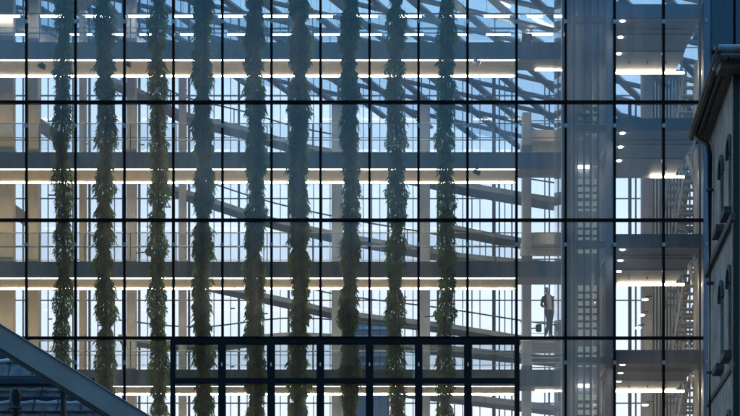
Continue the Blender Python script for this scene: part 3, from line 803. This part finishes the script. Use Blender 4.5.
# eave: soffit board, fascia, gutter along the side and across the front
OH = 0.42
en, ef = 45.3, 52.0
bm = bmesh.new(); prism(bm, en, ef, 15.25, 15.31, OH, off=.3 + OH - .52); link('soffit', bm, M['eave'], ob)
bm = bmesh.new(); prism(bm, en - .0, ef, 15.22, 15.42, .07, off=-OH + .16); link('inner_board', bm, M['stone_dark'], ob)
bm = bmesh.new(); prism(bm, en, ef, 15.313, 15.42, .10, off=-OH + .04); link('fascia_board', bm, M['eave'], ob)
ga = [W(dd, 15.43, -OH - .03) for dd in (en - .08, 47, 49, 51, ef)]
mtube('gutter', ga, .085, M['eave'], ob, 10)
gx = wx(en) - OH
bm = bmesh.new(); box(bm, gx, gx + 9, en - D - .02, near - D + .3, 15.30 + CZ, 15.40 + CZ); link('front_cornice', bm, M['gutter'], ob)
bm = bmesh.new(); box(bm, gx + .05, gx + 9, en - D + .25, near - D + .018, 15.10 + CZ, 15.248 + CZ); link('front_soffit', bm, M['eave'], ob)
bm = bmesh.new(); tube(bm, [(gx - .06, en - D - .1, 15.44 + CZ), (gx + 9, en - D - .1, 15.44 + CZ)], .075, 10); link('front_gutter', bm, M['gutter'], ob)
# roof: low pitched
bm = bmesh.new()
v = [bm.verts.new(p) for p in (W(en, 15.425, -OH), W(ef, 15.425, -OH), Vector((gx + 9, ef - D, 15.425 + CZ)), Vector((gx + 9, en - D, 15.425 + CZ)), Vector((gx + 6, (ef + en) / 2 - D, 15.9 + CZ)), Vector((gx + 9, (ef + en) / 2 - D, 15.9 + CZ)))]
for f in ((0, 1, 4), (1, 2, 5, 4), (0, 4, 5, 3), (0, 3, 2, 1), (2, 3, 5)): bm.faces.new([v[i] for i in f])
link('roof', bm, M['pipe'], ob)
pp_ = [W(51.3, 15.2, -OH + .02), W(51.1, 15.05, -OH + .12), W(50.7, 14.8, -.14), W(50.6, 14.5, -.10), W(50.6, 5, -.10), W(50.6, -1.6, -.10)]
dp = mtube('downpipe', pp_, .065, M['pipe'], ob, 10)
for zz in (13.6, 11.2, 8.9, 6.4):
    mtube('pipe_bracket', [W(50.6, zz, -.10), W(50.6, zz + .06, -.10)], .095, M['stone_dark'], dp, 10)

# ------------------------------------------------------------------ sloping roof beam at the lower left, nearer the camera
dn = -32.0
fr = empty('foreground_roof', at(0, 416, dn), 'nearer low roof with sloping grey edge beam and blue metal panels, lower left', 'roof')
def slopebeam(name, p1, p2, hpx, d, th, mat):
    (x1_, y1_), (x2_, y2_) = p1, p2
    bm = bmesh.new(); v = []
    for dd in (d, d + th):
        for (a_, b_) in ((x1_, y1_), (x2_, y2_), (x2_, y2_ + hpx), (x1_, y1_ + hpx)):
            q = at(a_, b_, d); v.append(bm.verts.new((q.x, dd, q.z)))
    for f in ((0, 1, 2, 3), (7, 6, 5, 4), (0, 4, 5, 1), (1, 5, 6, 2), (2, 6, 7, 3), (3, 7, 4, 0)): bm.faces.new([v[i] for i in f])
    return link(name, bm, mat, fr, bevel=.008)
sl = .615
slopebeam('edge_beam', (-60, 325 - 60 * sl), (230, 325 + 230 * sl), 23, dn, .5, M['beam'])
slopebeam('top_flashing', (-60, 323.4 - 60 * sl), (230, 323.4 + 230 * sl), 1.4, dn - .03, .56, M['gutter'])
slopebeam('lower_lip', (-60, 347 - 60 * sl + 1.0), (230, 347 + 230 * sl + 1.0), 3.5, dn + .02, .4, M['stone_dark'])
# panel rows behind the beam, each panel a pillow-like metal tray with a bright folded upper edge
def panelrow(py0, py1, px_end, dd, wpx, shift, lean=.25):
    px = -40 + shift
    while px < px_end:
        lim = (py0 - 3 - 325) / .615
        if px > lim - 4: break
        a_ = at(px + .5, py0, dd); b_ = at(min(px + wpx - .5, lim), py1, dd)
        bm = bmesh.new(); nx, nz = 6, 4; g = []
        for j in range(nz + 1):
            for i in range(nx + 1):
                u, w_ = i / nx, j / nz
                g.append(bm.verts.new((a_.x + (b_.x - a_.x) * u, dd + lean * (1 - w_) - .07 * math.sin(math.pi * u) * math.sin(math.pi * w_) , a_.z + (b_.z - a_.z) * w_ - .02 * math.sin(math.pi * u) * (1 - w_))))
        fs = []
        for j in range(nz):
            for i in range(nx): fs.append(bm.faces.new((g[j * (nx + 1) + i], g[j * (nx + 1) + i + 1], g[(j + 1) * (nx + 1) + i + 1], g[(j + 1) * (nx + 1) + i])))
        bmesh.ops.solidify(bm, geom=fs, thickness=.02)
        pn = link('roof_panel', bm, M['roofpanel'], fr, smooth=True)
        bm = bmesh.new(); tube(bm, [(a_.x + (b_.x - a_.x) * u, dd + lean - .02, a_.z + .012 - .025 * math.sin(math.pi * u)) for u in (0.02, .25, .5, .75, .98)], .034, 6)
        link('panel_edge', bm, M['silver'], pn, smooth=True)
        px += wpx
panelrow(358, 376, 60, dn + 1.2, 24, 0)
panelrow(386.5, 397, 110, dn + 1.0, 24, 8)
panelrow(400, 411, 130, dn + .8, 24, 0)
panelrow(413, 428, 150, dn + .7, 24, 10)
a_ = at(-60, 340, dn + 1.7)
bm = bmesh.new()
q = [at(-60, 300, dn + 1.8), at(170, 440, dn + 1.8), at(170, 520, dn + 1.8), at(-60, 520, dn + 1.8)]
v = [bm.verts.new(p) for p in q] + [bm.verts.new(p + Vector((0, .15, 0))) for p in q]
for f in ((0, 1, 2, 3), (7, 6, 5, 4), (0, 4, 5, 1), (1, 5, 6, 2), (2, 6, 7, 3), (3, 7, 4, 0)): bm.faces.new([v[i] for i in f])
link('roof_base', bm, M['roofdark'], fr)
mbox('seam_rail', X(-60, dn + 1.1), X(95, dn + 1.1), dn + 1.1, dn + 1.3, Z(384, dn + 1.1), Z(377.5, dn + 1.1), M['roofdark'], fr, .01)
mbox('post', X(60.5, dn + .4), X(64.5, dn + .4), dn + .4, dn + .55, Z(480, dn + .4), Z(376, dn + .4), M['stone_dark'], fr)
mbox('low_wall', X(-60, dn), X(235, dn), dn + .55, dn + 3, 0, Z(500, dn), M['stone'], fr)
p = at(15.5, 401, dn + .5)
vc = empty('vent_cowl', p, 'small dark rounded vent cowl standing before the blue panels', 'vent')
bm = bmesh.new(); tube(bm, [p + Vector((0, 0, z_)) for z_ in (-.45, -.1, .02, .11, .17, .19)], [.05, .05, .088, .088, .06, .02], 14); link('cowl', bm, M['pipe'], vc, True)
bm = bmesh.new(); tube(bm, [p + Vector((0, 0, -.12)), p + Vector((0, 0, -.08))], .1, 14); link('collar', bm, M['stone_dark'], vc)

# ------------------------------------------------------------------ building far beyond the atrium
fb = empty('far_building', (X(362, 90), 90, 0), 'distant blue grey office block seen through the third and fourth vent panes', 'building')
mbox('wall', X(338, 90), X(389, 90), 90, 105, 0, Z(322, 90), M['far'], fb)
for j in range(7):
    mbox('window_band', X(341, 89.8), X(386, 89.8), 89.8, 89.95, Z(329.5 + j * 9, 89.8), Z(326.5 + j * 9, 89.8), M['farwin'], fb)
mbox('roof_box', X(352, 92), X(375, 92), 92, 100, Z(322, 92), Z(317, 92), M['far'], fb)
# unseen dark blocks added behind the camera, heights set to shape the glass reflection
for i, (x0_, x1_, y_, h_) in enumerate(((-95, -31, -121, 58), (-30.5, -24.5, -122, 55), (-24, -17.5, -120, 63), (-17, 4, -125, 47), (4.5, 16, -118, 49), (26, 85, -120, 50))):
    t = empty('mirror_block', (x0_, y_, 0), 'unseen dark block added opposite the glass wall to shape its reflection, %s from the left' % ORD[i], 'building', 'unseen blocks added for the reflection')
    mbox('wall', x0_, x1_, y_ - 14, y_, 0, h_, M['mirror_dark'], t)
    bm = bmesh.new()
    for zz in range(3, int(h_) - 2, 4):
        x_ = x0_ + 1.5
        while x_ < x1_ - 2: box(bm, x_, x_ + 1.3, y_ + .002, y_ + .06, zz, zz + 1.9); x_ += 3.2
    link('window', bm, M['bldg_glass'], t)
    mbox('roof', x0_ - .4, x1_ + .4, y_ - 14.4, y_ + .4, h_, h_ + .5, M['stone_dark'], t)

# ------------------------------------------------------------------ world, sun, camera
nts = M['stone'].node_tree; pb = [n for n in nts.nodes if n.type == 'BSDF_PRINCIPLED'][0]
src = pb.inputs['Base Color'].links[0].from_socket
tcs = nts.nodes.new('ShaderNodeTexCoord'); mps = nts.nodes.new('ShaderNodeMapping'); mps.inputs['Scale'].default_value = (5, 5, .5)
nss = nts.nodes.new('ShaderNodeTexNoise'); nss.inputs['Scale'].default_value = 1.5; nss.inputs['Detail'].default_value = 6
nts.links.new(tcs.outputs['Object'], mps.inputs[0]); nts.links.new(mps.outputs[0], nss.inputs['Vector'])
mrs = nts.nodes.new('ShaderNodeMapRange'); mrs.inputs['From Min'].default_value = .45; mrs.inputs['From Max'].default_value = .62; mrs.inputs['To Max'].default_value = .55
nts.links.new(nss.outputs['Fac'], mrs.inputs[0])
mxs = nts.nodes.new('ShaderNodeMixRGB'); mxs.inputs[2].default_value = (.16, .14, .12, 1)
nts.links.new(mrs.outputs[0], mxs.inputs[0]); nts.links.new(src, mxs.inputs[1]); nts.links.new(mxs.outputs[0], pb.inputs['Base Color'])
w = bpy.data.worlds.new('World'); bpy.context.scene.world = w; w.use_nodes = True
nt = w.node_tree; nt.nodes.clear()
out = nt.nodes.new('ShaderNodeOutputWorld'); bg = nt.nodes.new('ShaderNodeBackground')
sky = nt.nodes.new('ShaderNodeTexSky'); sky.sky_type = 'NISHITA'; sky.sun_disc = False
SE, SR = 4.0, 42.0
sky.sun_elevation = R(SE); sky.sun_rotation = R(SR); sky.air_density = 1.3; sky.dust_density = 1.0; sky.ozone_density = 4.0
# thin veil of cloud over the clear sky, a little uneven
tcw = nt.nodes.new('ShaderNodeTexCoord'); mpw = nt.nodes.new('ShaderNodeMapping'); mpw.inputs['Scale'].default_value = (1, 1, 3)
nw = nt.nodes.new('ShaderNodeTexNoise'); nw.inputs['Scale'].default_value = 5.0; nw.inputs['Detail'].default_value = 6
nt.links.new(tcw.outputs['Generated'], mpw.inputs[0]); nt.links.new(mpw.outputs[0], nw.inputs['Vector'])
mrw = nt.nodes.new('ShaderNodeMapRange'); mrw.inputs['From Min'].default_value = .35; mrw.inputs['From Max'].default_value = .7
mrw.inputs['To Min'].default_value = .65; mrw.inputs['To Max'].default_value = 1.0
nt.links.new(nw.outputs['Fac'], mrw.inputs[0])
mxw = nt.nodes.new('ShaderNodeMixRGB'); mxw.inputs[2].default_value = (3.6, 3.7, 4.2, 1)
sxyz = nt.nodes.new('ShaderNodeSeparateXYZ'); nt.links.new(tcw.outputs['Generated'], sxyz.inputs[0])
mry = nt.nodes.new('ShaderNodeMapRange'); mry.inputs['From Min'].default_value = -.3; mry.inputs['From Max'].default_value = .85
mry.interpolation_type = 'SMOOTHSTEP'
nt.links.new(sxyz.outputs['Y'], mry.inputs[0])
veil = nt.nodes.new('ShaderNodeMixRGB'); veil.inputs[1].default_value = (.46, 1.02, 1.58, 1); veil.inputs[2].default_value = (2.6, 2.42, 2.5, 1)
nt.links.new(mry.outputs[0], veil.inputs[0]); nt.links.new(veil.outputs[0], mxw.inputs[2])
nt.links.new(mrw.outputs[0], mxw.inputs[0]); nt.links.new(sky.outputs[0], mxw.inputs[1])
# the veil thins and the sky deepens with height
mrz = nt.nodes.new('ShaderNodeMapRange'); mrz.inputs['From Min'].default_value = .14; mrz.inputs['From Max'].default_value = .36
nt.links.new(sxyz.outputs['Z'], mrz.inputs[0])
deep = nt.nodes.new('ShaderNodeMixRGB'); deep.blend_type = 'MULTIPLY'; deep.inputs[2].default_value = (.42, .70, .86, 1)
nt.links.new(mrz.outputs[0], deep.inputs[0]); nt.links.new(mxw.outputs[0], deep.inputs[1])
nt.links.new(deep.outputs[0], bg.inputs[0]); bg.inputs[1].default_value = 0.14
nt.links.new(bg.outputs[0], out.inputs[0])
ld = bpy.data.lights.new('sun', 'SUN'); ld.energy = 0.5; ld.angle = R(12); ld.color = (1, .9, .8)
lo = bpy.data.objects.new('sun', ld); C.objects.link(lo)
sd = Vector((math.sin(R(SR)) * math.cos(R(SE)), math.cos(R(SR)) * math.cos(R(SE)), math.sin(R(SE))))
lo.rotation_euler = sd.to_track_quat('Z', 'Y').to_euler(); lo.location = (0, 0, 60)

cam = bpy.data.cameras.new('camera'); co = bpy.data.objects.new('camera', cam); C.objects.link(co)
co.location = (0, -D, CZ); co.rotation_euler = (R(90), 0, 0)
cam.sensor_width = 36; cam.lens = 36 * F / 740; cam.shift_x = 0; cam.shift_y = (VY - 208) / 740
cam.clip_end = 5000
sc = bpy.context.scene; sc.camera = co
sc.view_settings.view_transform = 'Standard'; sc.view_settings.look = 'None'
sc.view_settings.exposure = 2.2; sc.view_settings.gamma = 1
sc.cycles.transparent_max_bounces = 32; sc.cycles.max_bounces = 8; sc.cycles.diffuse_bounces = 4; sc.cycles.glossy_bounces = 4
sc.cycles.use_denoising = True; sc.cycles.sample_clamp_indirect = 4; sc.cycles.caustics_reflective = False; sc.cycles.caustics_refractive = False
